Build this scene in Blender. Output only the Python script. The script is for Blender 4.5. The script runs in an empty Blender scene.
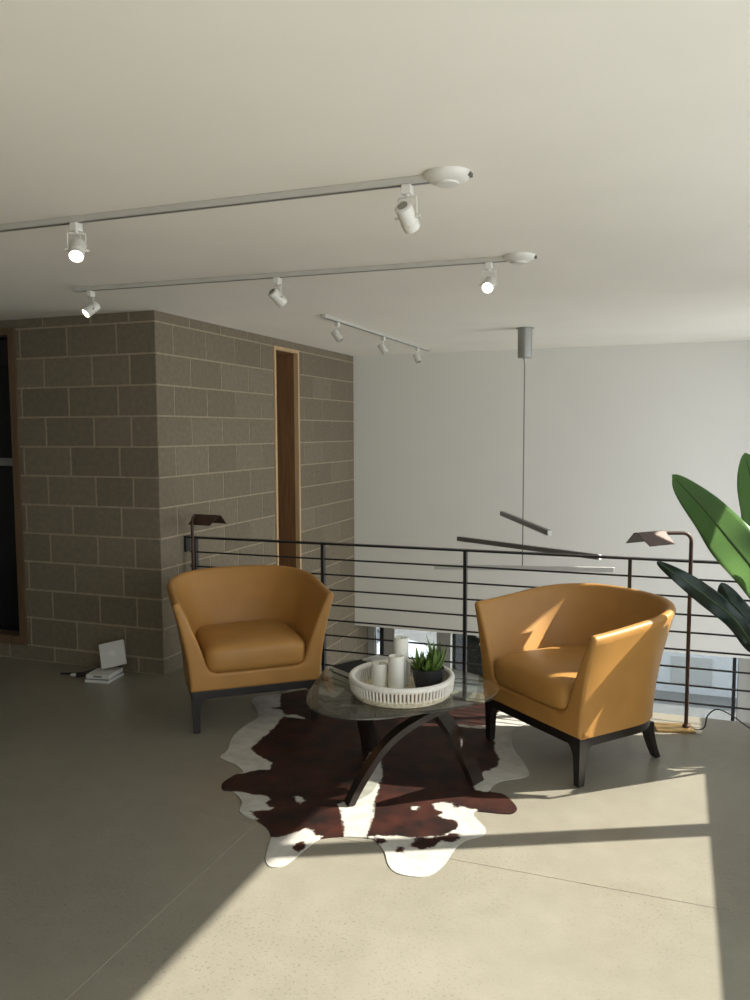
import bpy, bmesh, math, random
import numpy as np
from mathutils import Vector, Matrix, geometry
random.seed(7)
RNG = np.random.default_rng(5)
PI = math.pi
sc = bpy.context.scene
COL = sc.collection

# ------------------------------------------------------------------ helpers
def link(o, parent=None):
    COL.objects.link(o)
    if parent: o.parent = parent
    return o

def obj(name, bm, mat, parent=None, smooth=False, loc=None):
    me = bpy.data.meshes.new(name)
    bmesh.ops.recalc_face_normals(bm, faces=bm.faces)
    bm.to_mesh(me); bm.free()
    if mat: me.materials.append(mat)
    if smooth:
        me.polygons.foreach_set('use_smooth', [True]*len(me.polygons))
        if smooth != 'all':
            me.set_sharp_from_angle(angle=math.radians(smooth if smooth is not True else 40))
    o = bpy.data.objects.new(name, me)
    if loc is not None: o.location = loc
    return link(o, parent)

def tag(o, label, cat, group=None):
    o['label'] = label; o['category'] = cat
    if group: o['group'] = group
    return o

def thing(name, label, cat, loc=(0,0,0), rz=0.0, group=None):
    o = bpy.data.objects.new(name, None); link(o)
    o.empty_display_size = .1
    o.location = loc; o.rotation_euler = (0,0,rz)
    return tag(o, label, cat, group)

def struct(name, bm, mat, parent=None, smooth=False):
    o = obj(name, bm, mat, parent, smooth)
    if parent is None: o['kind'] = 'structure'
    return o

def bx(bm, x0,x1,y0,y1,z0,z1, bev=0.0, M=None, seg=2):
    r = bmesh.ops.create_cube(bm, size=1.0)
    vs = r['verts']
    for v in vs:
        v.co = Vector((x0+(v.co.x+.5)*(x1-x0), y0+(v.co.y+.5)*(y1-y0), z0+(v.co.z+.5)*(z1-z0)))
    if bev > 0:
        es = list({e for v in vs for e in v.link_edges})
        rr = bmesh.ops.bevel(bm, geom=es, offset=bev, segments=seg, affect='EDGES', profile=.6)
        vs = list({v for f in rr['faces'] for v in f.verts} | {v for v in vs if v.is_valid})
    if M is not None:
        for v in vs: v.co = M @ v.co
    return vs

def frame_from(d):
    d = Vector(d).normalized()
    a = Vector((0,0,1)) if abs(d.z) < .9 else Vector((1,0,0))
    x = a.cross(d).normalized(); y = d.cross(x)
    return x, y, d

def tube(bm, pts, r, n=10, caps=True):
    pts = [Vector(p) for p in pts]
    rs = r if isinstance(r, (list, tuple)) else [r]*len(pts)
    rings = []
    px = None
    for i, p in enumerate(pts):
        d = (pts[min(i+1,len(pts)-1)] - pts[max(i-1,0)]).normalized()
        if px is None: px, py, _ = frame_from(d)
        else:
            px = (px - d*px.dot(d)).normalized(); py = d.cross(px)
        rings.append([bm.verts.new(p + rs[i]*(math.cos(2*PI*k/n)*px + math.sin(2*PI*k/n)*py)) for k in range(n)])
    for a, b in zip(rings, rings[1:]):
        for k in range(n): bm.faces.new((a[k], a[(k+1)%n], b[(k+1)%n], b[k]))
    if caps: bm.faces.new(rings[0][::-1]); bm.faces.new(rings[-1])

def lathe(bm, prof, n=32, M=None, cap0=True, cap1=True):
    rings = []
    for (r, z) in prof:
        rings.append([bm.verts.new(Vector((r*math.cos(2*PI*k/n), r*math.sin(2*PI*k/n), z)) if M is None else
                      M @ Vector((r*math.cos(2*PI*k/n), r*math.sin(2*PI*k/n), z))) for k in range(n)])
    for a, b in zip(rings, rings[1:]):
        for k in range(n): bm.faces.new((a[k], a[(k+1)%n], b[(k+1)%n], b[k]))
    if cap0: bm.faces.new(rings[0][::-1])
    if cap1: bm.faces.new(rings[-1])

def prism(bm, pts, z0, z1, M=None):
    a = [bm.verts.new((x,y,z0)) for x,y in pts]; b = [bm.verts.new((x,y,z1)) for x,y in pts]
    n = len(pts)
    bm.faces.new(a[::-1]); bm.faces.new(b)
    for i in range(n): bm.faces.new((a[i],a[(i+1)%n],b[(i+1)%n],b[i]))
    if M is not None:
        for v in a+b: v.co = M @ v.co

def axisM(p, d, up=None):
    """matrix taking local +z to direction d, origin to p"""
    x, y, z = frame_from(d)
    return Matrix(((x.x,y.x,z.x,p[0]),(x.y,y.y,z.y,p[1]),(x.z,y.z,z.z,p[2]),(0,0,0,1)))

# ------------------------------------------------------------------ materials
def srgb(r,g,b):
    f = lambda c: (c/255/12.92) if c/255 <= .04045 else ((c/255+.055)/1.055)**2.4
    return (f(r), f(g), f(b), 1)

def mat(name, col, rough=.5, metal=0.0, var=.0, vscale=8.0, bump=0.0, bscale=40.0, spec=.5, sheen=0, coat=0):
    m = bpy.data.materials.new(name); m.use_nodes = True
    nt = m.node_tree; b = nt.nodes['Principled BSDF']
    b.inputs['Base Color'].default_value = col
    b.inputs['Roughness'].default_value = rough
    b.inputs['Metallic'].default_value = metal
    b.inputs['Specular IOR Level'].default_value = spec
    b.inputs['Coat Weight'].default_value = coat
    if sheen: b.inputs['Sheen Weight'].default_value = sheen
    tc = nt.nodes.new('ShaderNodeTexCoord')
    if var > 0:
        n = nt.nodes.new('ShaderNodeTexNoise'); n.inputs['Scale'].default_value = vscale; n.inputs['Detail'].default_value = 6
        nt.links.new(tc.outputs['Object'], n.inputs['Vector'])
        mr = nt.nodes.new('ShaderNodeMapRange'); mr.inputs['From Min'].default_value = .3; mr.inputs['From Max'].default_value = .7
        mr.inputs['To Min'].default_value = 1-var; mr.inputs['To Max'].default_value = 1+var
        nt.links.new(n.outputs['Fac'], mr.inputs['Value'])
        mx = nt.nodes.new('ShaderNodeVectorMath'); mx.operation = 'SCALE'
        mx.inputs[0].default_value = col[:3]
        nt.links.new(mr.outputs['Result'], mx.inputs['Scale'])
        nt.links.new(mx.outputs['Vector'], b.inputs['Base Color'])
    if bump > 0:
        n2 = nt.nodes.new('ShaderNodeTexNoise'); n2.inputs['Scale'].default_value = bscale; n2.inputs['Detail'].default_value = 5
        nt.links.new(tc.outputs['Object'], n2.inputs['Vector'])
        bp = nt.nodes.new('ShaderNodeBump'); bp.inputs['Strength'].default_value = bump; bp.inputs['Distance'].default_value = .01
        nt.links.new(n2.outputs['Fac'], bp.inputs['Height']); nt.links.new(bp.outputs['Normal'], b.inputs['Normal'])
    return m

def emit(name, col, s):
    m = bpy.data.materials.new(name); m.use_nodes = True
    b = m.node_tree.nodes['Principled BSDF']
    b.inputs['Base Color'].default_value = col
    b.inputs['Emission Color'].default_value = col; b.inputs['Emission Strength'].default_value = s
    return m

def glass(name, tint, refl=.08, rough=.0):
    m = bpy.data.materials.new(name); m.use_nodes = True
    nt = m.node_tree; nt.nodes.remove(nt.nodes['Principled BSDF'])
    out = nt.nodes['Material Output']
    t = nt.nodes.new('ShaderNodeBsdfTransparent'); t.inputs['Color'].default_value = tint
    g = nt.nodes.new('ShaderNodeBsdfGlossy'); g.inputs['Roughness'].default_value = rough
    lw = nt.nodes.new('ShaderNodeFresnel'); lw.inputs['IOR'].default_value = 1.5
    # the same reflectance from both sides of each face
    geo = nt.nodes.new('ShaderNodeNewGeometry')
    ior = nt.nodes.new('ShaderNodeMix'); ior.data_type = 'FLOAT'
    ior.inputs[2].default_value = 1.5; ior.inputs[3].default_value = 1/1.5
    nt.links.new(geo.outputs['Backfacing'], ior.inputs[0]); nt.links.new(ior.outputs[0], lw.inputs['IOR'])
    mu = nt.nodes.new('ShaderNodeMath'); mu.operation = 'MULTIPLY'; mu.inputs[1].default_value = refl/.04
    mu.use_clamp = True
    nt.links.new(lw.outputs[0], mu.inputs[0])
    mx = nt.nodes.new('ShaderNodeMixShader')
    nt.links.new(mu.outputs[0], mx.inputs['Fac']); nt.links.new(t.outputs[0], mx.inputs[1]); nt.links.new(g.outputs[0], mx.inputs[2])
    nt.links.new(mx.outputs[0], out.inputs['Surface'])
    return m

def concrete():
    m = bpy.data.materials.new('polished_concrete'); m.use_nodes = True
    nt = m.node_tree; b = nt.nodes['Principled BSDF']; L = nt.links.new
    tc = nt.nodes.new('ShaderNodeTexCoord')
    def noise(s, d=8, r=.6):
        n = nt.nodes.new('ShaderNodeTexNoise'); n.inputs['Scale'].default_value = s; n.inputs['Detail'].default_value = d
        n.inputs['Roughness'].default_value = r; L(tc.outputs['Object'], n.inputs['Vector']); return n.outputs['Fac']
    def mr(v, a, c, lo, hi):
        n = nt.nodes.new('ShaderNodeMapRange'); n.inputs[1].default_value=a; n.inputs[2].default_value=c; n.inputs[3].default_value=lo; n.inputs[4].default_value=hi
        L(v, n.inputs[0]); return n.outputs[0]
    def mul(a, c):
        n = nt.nodes.new('ShaderNodeMath'); n.operation='MULTIPLY'; L(a,n.inputs[0]); L(c,n.inputs[1]); return n.outputs[0]
    big = mr(noise(1.3,4), .3,.7,.93,1.07); mid = mr(noise(9), .3,.7,.94,1.06); fine = mr(noise(120,3,.7), .3,.75,.93,1.06)
    # small dark aggregate specks, denser in some areas than in others
    dens = mr(noise(1.1,3), .42,.62,.0,1.0)
    speck = mr(noise(95,2,.5), .60,.66,0.0,.30)
    sp_ = mul(dens, speck)
    inv = nt.nodes.new('ShaderNodeMath'); inv.operation='SUBTRACT'; inv.inputs[0].default_value = 1.0; L(sp_, inv.inputs[1])
    f = mul(mul(mul(big, mid), fine), inv.outputs[0])
    sc_ = nt.nodes.new('ShaderNodeVectorMath'); sc_.operation='SCALE'; sc_.inputs[0].default_value = FLOOR_COL
    L(f, sc_.inputs['Scale']); L(sc_.outputs['Vector'], b.inputs['Base Color'])
    b.inputs['Roughness'].default_value = .30
    b.inputs['Specular IOR Level'].default_value = .45
    return m

def block_mat(base, name):
    m = bpy.data.materials.new(name); m.use_nodes = True
    nt = m.node_tree; b = nt.nodes['Principled BSDF']; L = nt.links.new
    at = nt.nodes.new('ShaderNodeAttribute'); at.attribute_name = 'tone'
    tc = nt.nodes.new('ShaderNodeTexCoord')
    n = nt.nodes.new('ShaderNodeTexNoise'); n.inputs['Scale'].default_value = 30; n.inputs['Detail'].default_value = 8; L(tc.outputs['Object'], n.inputs['Vector'])
    mr = nt.nodes.new('ShaderNodeMapRange'); mr.inputs[1].default_value=.25; mr.inputs[2].default_value=.75; mr.inputs[3].default_value=.86; mr.inputs[4].default_value=1.14
    L(n.outputs['Fac'], mr.inputs[0])
    mu = nt.nodes.new('ShaderNodeMath'); mu.operation='MULTIPLY'; L(mr.outputs[0], mu.inputs[0]); L(at.outputs['Fac'], mu.inputs[1])
    s = nt.nodes.new('ShaderNodeVectorMath'); s.operation='SCALE'; s.inputs[0].default_value = base[:3]
    L(mu.outputs[0], s.inputs['Scale']); L(s.outputs['Vector'], b.inputs['Base Color'])
    b.inputs['Roughness'].default_value = .85; b.inputs['Specular IOR Level'].default_value = .25
    n2 = nt.nodes.new('ShaderNodeTexNoise'); n2.inputs['Scale'].default_value = 160; n2.inputs['Detail'].default_value = 4; L(tc.outputs['Object'], n2.inputs['Vector'])
    bp = nt.nodes.new('ShaderNodeBump'); bp.inputs['Strength'].default_value=.35; bp.inputs['Distance'].default_value=.004
    L(n2.outputs['Fac'], bp.inputs['Height']); L(bp.outputs['Normal'], b.inputs['Normal'])
    return m

def wood(name, c1, c2, rough=.5, scale=(1,1,1), band=6.0):
    m = bpy.data.materials.new(name); m.use_nodes = True
    nt = m.node_tree; b = nt.nodes['Principled BSDF']; L = nt.links.new
    tc = nt.nodes.new('ShaderNodeTexCoord'); mp = nt.nodes.new('ShaderNodeMapping'); mp.inputs['Scale'].default_value = scale
    L(tc.outputs['Object'], mp.inputs['Vector'])
    n = nt.nodes.new('ShaderNodeTexNoise'); n.inputs['Scale'].default_value = band; n.inputs['Detail'].default_value = 7; n.inputs['Distortion'].default_value = .6
    L(mp.outputs[0], n.inputs['Vector'])
    r = nt.nodes.new('ShaderNodeValToRGB'); r.color_ramp.elements[0].color = c1; r.color_ramp.elements[1].color = c2
    r.color_ramp.elements[0].position = .3; r.color_ramp.elements[1].position = .7
    L(n.outputs['Fac'], r.inputs['Fac']); L(r.outputs['Color'], b.inputs['Base Color'])
    b.inputs['Roughness'].default_value = rough
    return m

FLOOR_COL = (.242, .224, .178)
M = {}
M['concrete'] = concrete()
M['block'] = block_mat((.205,.172,.122,1), 'concrete_block')
M['ceiling'] = mat('ceiling_paint', (.88,.845,.765,1), .9, var=.02, vscale=2, spec=.2)
M['wall'] = mat('wall_paint', (.76,.74,.69,1), .85, var=.015, vscale=2, spec=.2)
M['roomwall'] = mat('room_paint', (.22,.205,.175,1), .9, var=.02, spec=.2)
M['black_metal'] = mat('black_steel', (.012,.012,.013,1), .38, var=.1, vscale=30)
M['leather'] = mat('mustard_leather', (.41,.208,.056,1), .42, var=.07, vscale=6, bump=.12, bscale=220, spec=.35)
M['leather_piping'] = mat('leather_welt', (.36,.17,.04,1), .5, var=.05)
M['ebony'] = mat('ebonised_wood', (.014,.011,.010,1), .33, var=.2, vscale=14)
M['legwood'] = wood('dark_walnut', (.012,.008,.0065,1), (.030,.018,.014,1), .28, (1,1,6), 5)
M['timber'] = wood('dark_timber', (.11,.068,.036,1), (.17,.105,.058,1), .5, (10,10,.7), 4)
M['oak'] = wood('oak_trim', (.50,.34,.18,1), (.64,.45,.25,1), .5, (8,8,.8), 4)
M['oak_dark'] = wood('stained_lining', (.19,.095,.040,1), (.29,.15,.064,1), .5, (10,10,.7), 4)
M['track'] = mat('track_grey', (.54,.52,.47,1), .5, var=.03)
M['white_metal'] = mat('white_enamel', (.72,.70,.64,1), .4, var=.03)
M['lens_on'] = emit('lit_lamp_face', (1,.93,.78,1), 5)
M['lens_off'] = mat('lamp_reflector', (.35,.34,.31,1), .25, metal=.7, var=.1)
M['bronze'] = mat('aged_bronze', (.070,.038,.026,1), .5, metal=.3, var=.25, vscale=30)
M['brass'] = mat('antique_brass', (.42,.27,.10,1), .35, metal=.8, var=.15, vscale=20)
M['alu'] = mat('brushed_aluminium', (.36,.36,.34,1), .38, metal=.6, var=.04)
M['alu_dark'] = mat('dark_anodised_bar', (.15,.147,.138,1), .4, metal=.3, var=.05)
M['diffuser'] = mat('frosted_diffuser', (.78,.78,.76,1), .5, var=.02)
M['alu_reflecting'] = mat('bar_reflection_tone', (.47,.46,.43,1), .35, metal=.1, var=.04)  # third pendant bar: reflected light put into a paler copy of the bar colour
M['wax'] = mat('white_wax', (.74,.73,.66,1), .55, var=.03, vscale=12)
M['wax'].node_tree.nodes['Principled BSDF'].inputs['Subsurface Weight'].default_value = .15
M['wax'].node_tree.nodes['Principled BSDF'].inputs['Subsurface Radius'].default_value = (.02,.015,.01)
M['wick'] = mat('burnt_wick', (.03,.025,.02,1), .9, var=.2)
M['pot'] = mat('matt_black_ceramic', (.018,.018,.020,1), .55, var=.1)
M['soil'] = mat('potting_soil', (.03,.02,.014,1), .95, var=.4, vscale=90, bump=.5)
M['succulent'] = mat('succulent_green', (.10,.17,.035,1), .45, var=.4, vscale=25)
M['book_cover'] = mat('black_book_cloth', (.013,.014,.013,1), .7, spec=.2, var=.3, vscale=9)
M['paper'] = mat('page_edges', (.68,.68,.62,1), .8, var=.06, vscale=200)
M['magazine'] = mat('pale_grey_cover', (.42,.43,.42,1), .35, var=.25, vscale=14)
M['cord'] = mat('black_cable', (.012,.012,.012,1), .45, var=.1)
M['plastic'] = mat('white_plastic', (.66,.66,.62,1), .45, var=.02)
M['plastic_logo'] = mat('glossy_raised_mark', (.78,.78,.75,1), .2, var=.02)
M['glass_top'] = glass('smoked_glass', (.80,.82,.78,1), .055)
M['window_glass'] = glass('clear_glass', (.97,.98,.98,1), .05)
M['tint_glass'] = glass('tinted_storefront_glass', (.55,.58,.60,1), .025)
M['dark_glass'] = mat('dark_window_glass', (.006,.007,.010,1), .06, var=.1)
M['white_trim'] = mat('white_trim_paint', (.60,.60,.57,1), .6, var=.02)
M['grey_trim'] = mat('grey_trim_paint', (.33,.33,.31,1), .6, var=.02)
M['pot_big'] = mat('grey_planter', (.20,.20,.19,1), .7, var=.12)
M['asphalt'] = mat('pavement', (.26,.25,.23,1), .9, var=.1, vscale=3)
M['render'] = mat('white_render', (.78,.80,.80,1), .85, var=.03)
M['render_grey'] = mat('grey_render', (.42,.44,.45,1), .85, var=.05)
M['carpaint'] = mat('white_car_paint', (.72,.73,.75,1), .2, var=.01, coat=.6)
M['car_glass'] = mat('car_window', (.05,.06,.075,1), .05, var=.05)
M['tyre'] = mat('tyre_rubber', (.02,.02,.02,1), .8, var=.1)
M['hedge'] = mat('dark_hedge', (.006,.010,.006,1), .9, spec=.05, var=.5, vscale=30)
M['blossom'] = mat('pale_blossom', (.40,.42,.34,1), .7, var=.2)

# ------------------------------------------------------------------ camera
CAM = Vector((3.18527, -4.47828, 1.62142)); yaw, pitch, roll = -.357092924, -.083499803, -.00410135424
fwd = Vector((math.sin(yaw)*math.cos(pitch), math.cos(yaw)*math.cos(pitch), math.sin(pitch)))
rt = Vector((math.cos(yaw), -math.sin(yaw), 0)); up = rt.cross(fwd)
rt2 = math.cos(roll)*rt + math.sin(roll)*up; up2 = -math.sin(roll)*rt + math.cos(roll)*up
cam = bpy.data.cameras.new('camera'); co = bpy.data.objects.new('camera', cam); link(co)
cam.sensor_fit = 'VERTICAL'; cam.sensor_height = 36; cam.lens = 809.49*36/1000; cam.clip_start = .05; cam.clip_end = 300
co.matrix_world = Matrix(((rt2.x,up2.x,-fwd.x,CAM.x),(rt2.y,up2.y,-fwd.y,CAM.y),(rt2.z,up2.z,-fwd.z,CAM.z),(0,0,0,1)))
sc.camera = co

# ------------------------------------------------------------------ room shell
H = 2.4126; B0 = .1093; RH = .2032
EDGE = .36; XR = 4.45; XR2 = 4.57; YB = 3.428; ZS = -.435; YG = 3.80
X_L = -4.2; Y_BACK = -8.6; ZL = -3.0

def subtract(rects, hole):
    out = []
    hx0,hx1,hz0,hz1 = hole
    for (x0,x1,z0,z1) in rects:
        if hx1<=x0 or hx0>=x1 or hz1<=z0 or hz0>=z1: out.append((x0,x1,z0,z1)); continue
        if x0<hx0: out.append((x0,hx0,z0,z1))
        if hx1<x1: out.append((hx1,x1,z0,z1))
        a=max(x0,hx0); b=min(x1,hx1)
        if z0<hz0: out.append((a,b,z0,hz0))
        if hz1<z1: out.append((a,b,hz1,z1))
    return [r for r in out if r[1]-r[0]>.004 and r[3]-r[2]>.004]

def block_wall(name, kind, length, holes, zlo):
    """kind 'front': plane Y=0, s runs to -X; kind 'side': plane X=0, s runs to +Y."""
    bm = bmesh.new(); lay = bm.faces.layers.float.new('tone')
    def P(s, z, d):           # d = height above the mortar plane
        return (-s, .003-d, z) if kind=='front' else (-.003+d, s, z)
    def quadbox(s0,s1,z0,z1,d0,d1,tone,bev=.0025):
        lo = [bm.verts.new(P(s,z,d0)) for s,z in ((s0,z0),(s1,z0),(s1,z1),(s0,z1))]
        hi = [bm.verts.new(P(s,z,d1)) for s,z in ((s0+bev,z0+bev),(s1-bev,z0+bev),(s1-bev,z1-bev),(s0+bev,z1-bev))]
        fs = [bm.faces.new(hi)] + [bm.faces.new((lo[i],lo[(i+1)%4],hi[(i+1)%4],hi[i])) for i in range(4)]
        for f in fs: f[lay] = tone
        return lo
    # solid backing with mortar face
    base = [(.012,length,zlo,H)]
    for h in holes: base = subtract(base, h)
    for (s0,s1,z0,z1) in base:
        vs = [bm.verts.new(P(s,z,d)) for d in (-.19,0) for s,z in ((s0,z0),(s1,z0),(s1,z1),(s0,z1))]
        for idx in ((4,5,6,7),(3,2,1,0),(0,1,5,4),(1,2,6,5),(2,3,7,6),(3,0,4,7)):
            f = bm.faces.new([vs[i] for i in idx]); f[lay] = 1.72
    j = .005
    i = math.floor((zlo-B0)/RH)
    while B0+i*RH < H:
        z0 = max(zlo, B0+i*RH); z1 = min(H, B0+(i+1)*RH)
        if kind=='front': cuts = [0,.2032]+[.508+.4064*k for k in range(20)] if i%2 else [0]+[.305+.4064*k for k in range(20)]
        else: cuts = [.4064*k for k in range(20)] if i%2 else [0]+[.2032+.4064*k for k in range(20)]
        cuts = [c for c in cuts if c < length] + [length]
        for a, b in zip(cuts, cuts[1:]):
            tone = 1+random.uniform(-.09,.09)
            r = [(a+(j if a>0 else 0), b-j, z0+j, z1-j if z1<H else z1)]
            for h in holes: r = subtract(r, h)
            for q in r: quadbox(q[0],q[1],q[2],q[3],-.001,.003,tone)
        i += 1
    return struct(name, bm, M['block'])

NY0, NY1, NZ0, NZ1 = 1.640, 2.113, .30, 2.348       # slot opening in the side wall (with trim)
WX0, WX1, WZ0, WZ1 = 1.155, 2.40, .108, 2.357       # glazed opening in the left wall
block_wall('wall_left', 'front', 4.2, [(WX0,WX1,WZ0,WZ1)], 0)
block_wall('wall_side', 'side', 3.88, [(NY0,NY1,NZ0,NZ1)], ZL)

# slot window: wood frame, deep lining, dark pane at the back
bm = bmesh.new(); t=.030
for (y0,y1,z0,z1) in ((NY0,NY0+t,NZ0,NZ1),(NY1-t,NY1,NZ0,NZ1),(NY0+t,NY1-t,NZ1-t,NZ1),(NY0+t,NY1-t,NZ0,NZ0+t)):
    bx(bm,-.03,.012,y0,y1,z0,z1,.002)
w2 = struct('window_2', bm, M['oak'])
bm = bmesh.new(); e=.012
for (y0,y1,z0,z1) in ((NY0+t-e,NY0+t,NZ0+t,NZ1-t),(NY1-t,NY1-t+e,NZ0+t,NZ1-t),(NY0+t,NY1-t,NZ1-t,NZ1-t+e),(NY0+t,NY1-t,NZ0+t-e,NZ0+t)):
    bx(bm,-.42,-.03,y0,y1,z0,z1)
obj('wood_lining', bm, M['oak_dark'], w2)
bm = bmesh.new(); bx(bm,-.42,-.405,NY0+t,NY1-t,NZ0+t,NZ1-t); obj('pane', bm, M['dark_glass'], w2)

# tall timber window in the left wall
bm = bmesh.new(); t=.060
for (x0,x1,z0,z1) in ((-WX0-t,-WX0,WZ0,WZ1),(-WX1,-WX1+t,WZ0,WZ1),(-WX1+t,-WX0-t,WZ1-t*.8,WZ1),(-WX1+t,-WX0-t,WZ0,WZ0+t)):
    bx(bm,x0,x1,-.012,.16,z0,z1,.002)
w1 = struct('window_1', bm, M['timber'])
bm = bmesh.new(); bx(bm,-WX1+t,-WX0-t,.09,.13,1.39,1.445,.002); obj('transom_bar', bm, M['pot_big'], w1)
bm = bmesh.new(); bx(bm,-WX1+t,-WX0-t,.105,.115,1.445,WZ1-t*.8); obj('upper_pane', bm, M['dark_glass'], w1)
bm = bmesh.new(); bx(bm,-WX1+t,-WX0-t,.105,.115,WZ0+t,1.39); obj('lower_pane', bm, M['dark_glass'], w1)
bm = bmesh.new(); bx(bm,-1.262,-1.225,.06,.104,WZ0+t+.06,1.385,.004); obj('sash_stile', bm, M['black_metal'], w1)

# floor slab with saw-cut joints
def floor_mesh():
    bm = bmesh.new()
    xs = sorted([X_L, 1.58-.0018, 1.58+.0018, XR]); ys = sorted([Y_BACK, -3.9-.0018,-3.9+.0018,-1.607-.0018, -1.607+.0018, EDGE])
    for i in range(len(xs)-1):
        for j in range(len(ys)-1):
            cutx = xs[i+1]-xs[i] < .01; cuty = ys[j+1]-ys[j] < .01
            z = -.0015 if (cutx or cuty) else 0
            q = [(xs[i],ys[j],z),(xs[i+1],ys[j],z),(xs[i+1],ys[j+1],z),(xs[i],ys[j+1],z)]
            if xs[i+1] <= 0 and ys[j+1] > .0:
                pass
            bm.faces.new([bm.verts.new(p) for p in q]).material_index = 1 if (cutx or cuty) else 0
            if not (cutx or cuty):
                for a, b in zip(q, q[1:]+q[:1]):
                    bm.faces.new([bm.verts.new(p) for p in (a, b, (b[0],b[1],-.0015), (a[0],a[1],-.0015))])
    bmesh.ops.remove_doubles(bm, verts=bm.verts, dist=1e-5)
    bx(bm, X_L, XR, Y_BACK, EDGE, -.32, -.0025)
    return bm
fl = struct('floor', floor_mesh(), M['concrete']); fl.data.materials.append(mat('joint_filler', (.50,.47,.39,1), .8, var=.1, vscale=20))
bm = bmesh.new(); bx(bm, X_L-.2, XR2, Y_BACK-.15, YB+.45, H, H+.2); struct('ceiling', bm, M['ceiling'])
bm = bmesh.new(); bx(bm, 0, XR, YB, 3.88, ZS, H); struct('wall_back', bm, M['wall'])
bm = bmesh.new(); bx(bm, X_L-.15, X_L, Y_BACK, .2, 0, H); struct('wall_far_left', bm, M['roomwall'])
bm = bmesh.new(); bx(bm, X_L-.15, XR2, Y_BACK-.15, Y_BACK, 0, H); struct('wall_rear', bm, M['roomwall'])
bm = bmesh.new(); bx(bm, 0, XR, -.62, -.5, ZL, -.32); struct('wall_under', bm, M['roomwall'])
bm = bmesh.new(); bx(bm, -.3, XR2, -.62, 3.88, ZL-.1, ZL); struct('floor_lower', bm, M['concrete'])

# right wall with the daylight windows (sun comes in here)
SX, SY = 1.216, .588                        # sun shift per metre of height
SILL = (XR-3.345)/SX; HEAD = (XR2-1.772)/SX
dY = SY*SILL; k = (XR2-XR)*SY/SX
SILL2 = .12  # unseen rear glazing, sill lowered to add sunlit floor that brightens the ceiling
panes = [(-8.2, -2.05), (-1.99, -1.083+dY+k), (-.969+dY, -.358+dY+k), (.111+dY, 3.05)]
bm = bmesh.new()
def rwall(y0,y1,z0,z1): bx(bm, XR, XR2, y0, y1, z0, z1)
rwall(-2.05, 1.0, ZL, SILL); rwall(1.0, 3.05, ZL, -2.6); rwall(3.05, 3.88, ZL, SILL); rwall(Y_BACK-.15, -2.05, ZL, SILL2); rwall(Y_BACK-.15, -8.2, SILL2, SILL); rwall(Y_BACK-.15, 3.88, HEAD, H)
edges = [Y_BACK-.15] + [v for p in panes for v in p] + [3.88]
for a, b in zip(edges[::2], edges[1::2]): rwall(a, b, SILL, HEAD)
struct('wall_right', bm, M['roomwall'])
for i, (a, b) in enumerate(panes):
    bm = bmesh.new(); bx(bm, 4.503, 4.509, a, b, SILL if i else SILL2, HEAD)
    if i == 3: bx(bm, 4.503, 4.509, 1.0, b, -2.6, SILL)
    w = struct('window_%d' % (i+3), bm, M['window_glass'])

# storefront under the back wall
sf = thing('storefront_glazing', 'tinted ground-floor shop window wall seen through the railing below the white back wall', 'window', (0,YG,ZL))
sf['kind'] = 'structure'
def sfp(name, x0,x1,z0,z1,m,d=.08):
    bm = bmesh.new(); bx(bm, x0,x1,0,d,z0-ZL,z1-ZL,.003); return obj(name, bm, m, sf)
sfp('mullion', .004,.085,ZL,ZS,M['grey_trim'])
sfp('mullion', .145,.192,ZL,ZS,M['black_metal'])
sfp('fixed_panel', .192,.318,ZL,ZS,M['grey_trim'],.05)
sfp('mullion', .80,.955,ZL,ZS,M['grey_trim'])
sfp('mullion', 3.735,3.765,ZL,ZS,M['black_metal'],.06)
sfp('mullion', 3.785,3.885,ZL,ZS,M['white_trim'])
sfp('end_panel', 3.885,XR,ZL,ZS,M['white_trim'])
sfp('sill_rail', .318,.80,ZL,-.855,M['grey_trim'],.06)
bm = bmesh.new(); bx(bm, .085,3.785,.030,.036,.02,ZS-ZL); obj('pane', bm, M['tint_glass'], sf)

# ------------------------------------------------------------------ railing
rl = thing('railing', 'black steel railing of thin horizontal bars along the edge of the mezzanine floor', 'railing', (0,.30,0))
bm = bmesh.new(); bx(bm, .016, XR-.01, -.020, .020, .895, .908, .002); obj('handrail', bm, M['black_metal'], rl)
for px in (.075, 1.04, 1.99, 2.95, 3.91):
    bm = bmesh.new(); bx(bm, px-.010, px+.010, -.018, .018, 0.008, .895, .001); bx(bm, px-.04, px+.04, -.04, .04, 0, .008, .001)
    obj('post', bm, M['black_metal'], rl)
for i in range(1, 9):
    bm = bmesh.new(); tube(bm, [(.03,0,.1005*i-.004),(XR-.012,0,.1005*i-.004)], .0058, 8); obj('bar', bm, M['black_metal'], rl, smooth=True)
bm = bmesh.new(); bx(bm, .0005, .016, -.03, .03, .80, .912, .002); obj('wall_plate', bm, M['black_metal'], rl)

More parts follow.
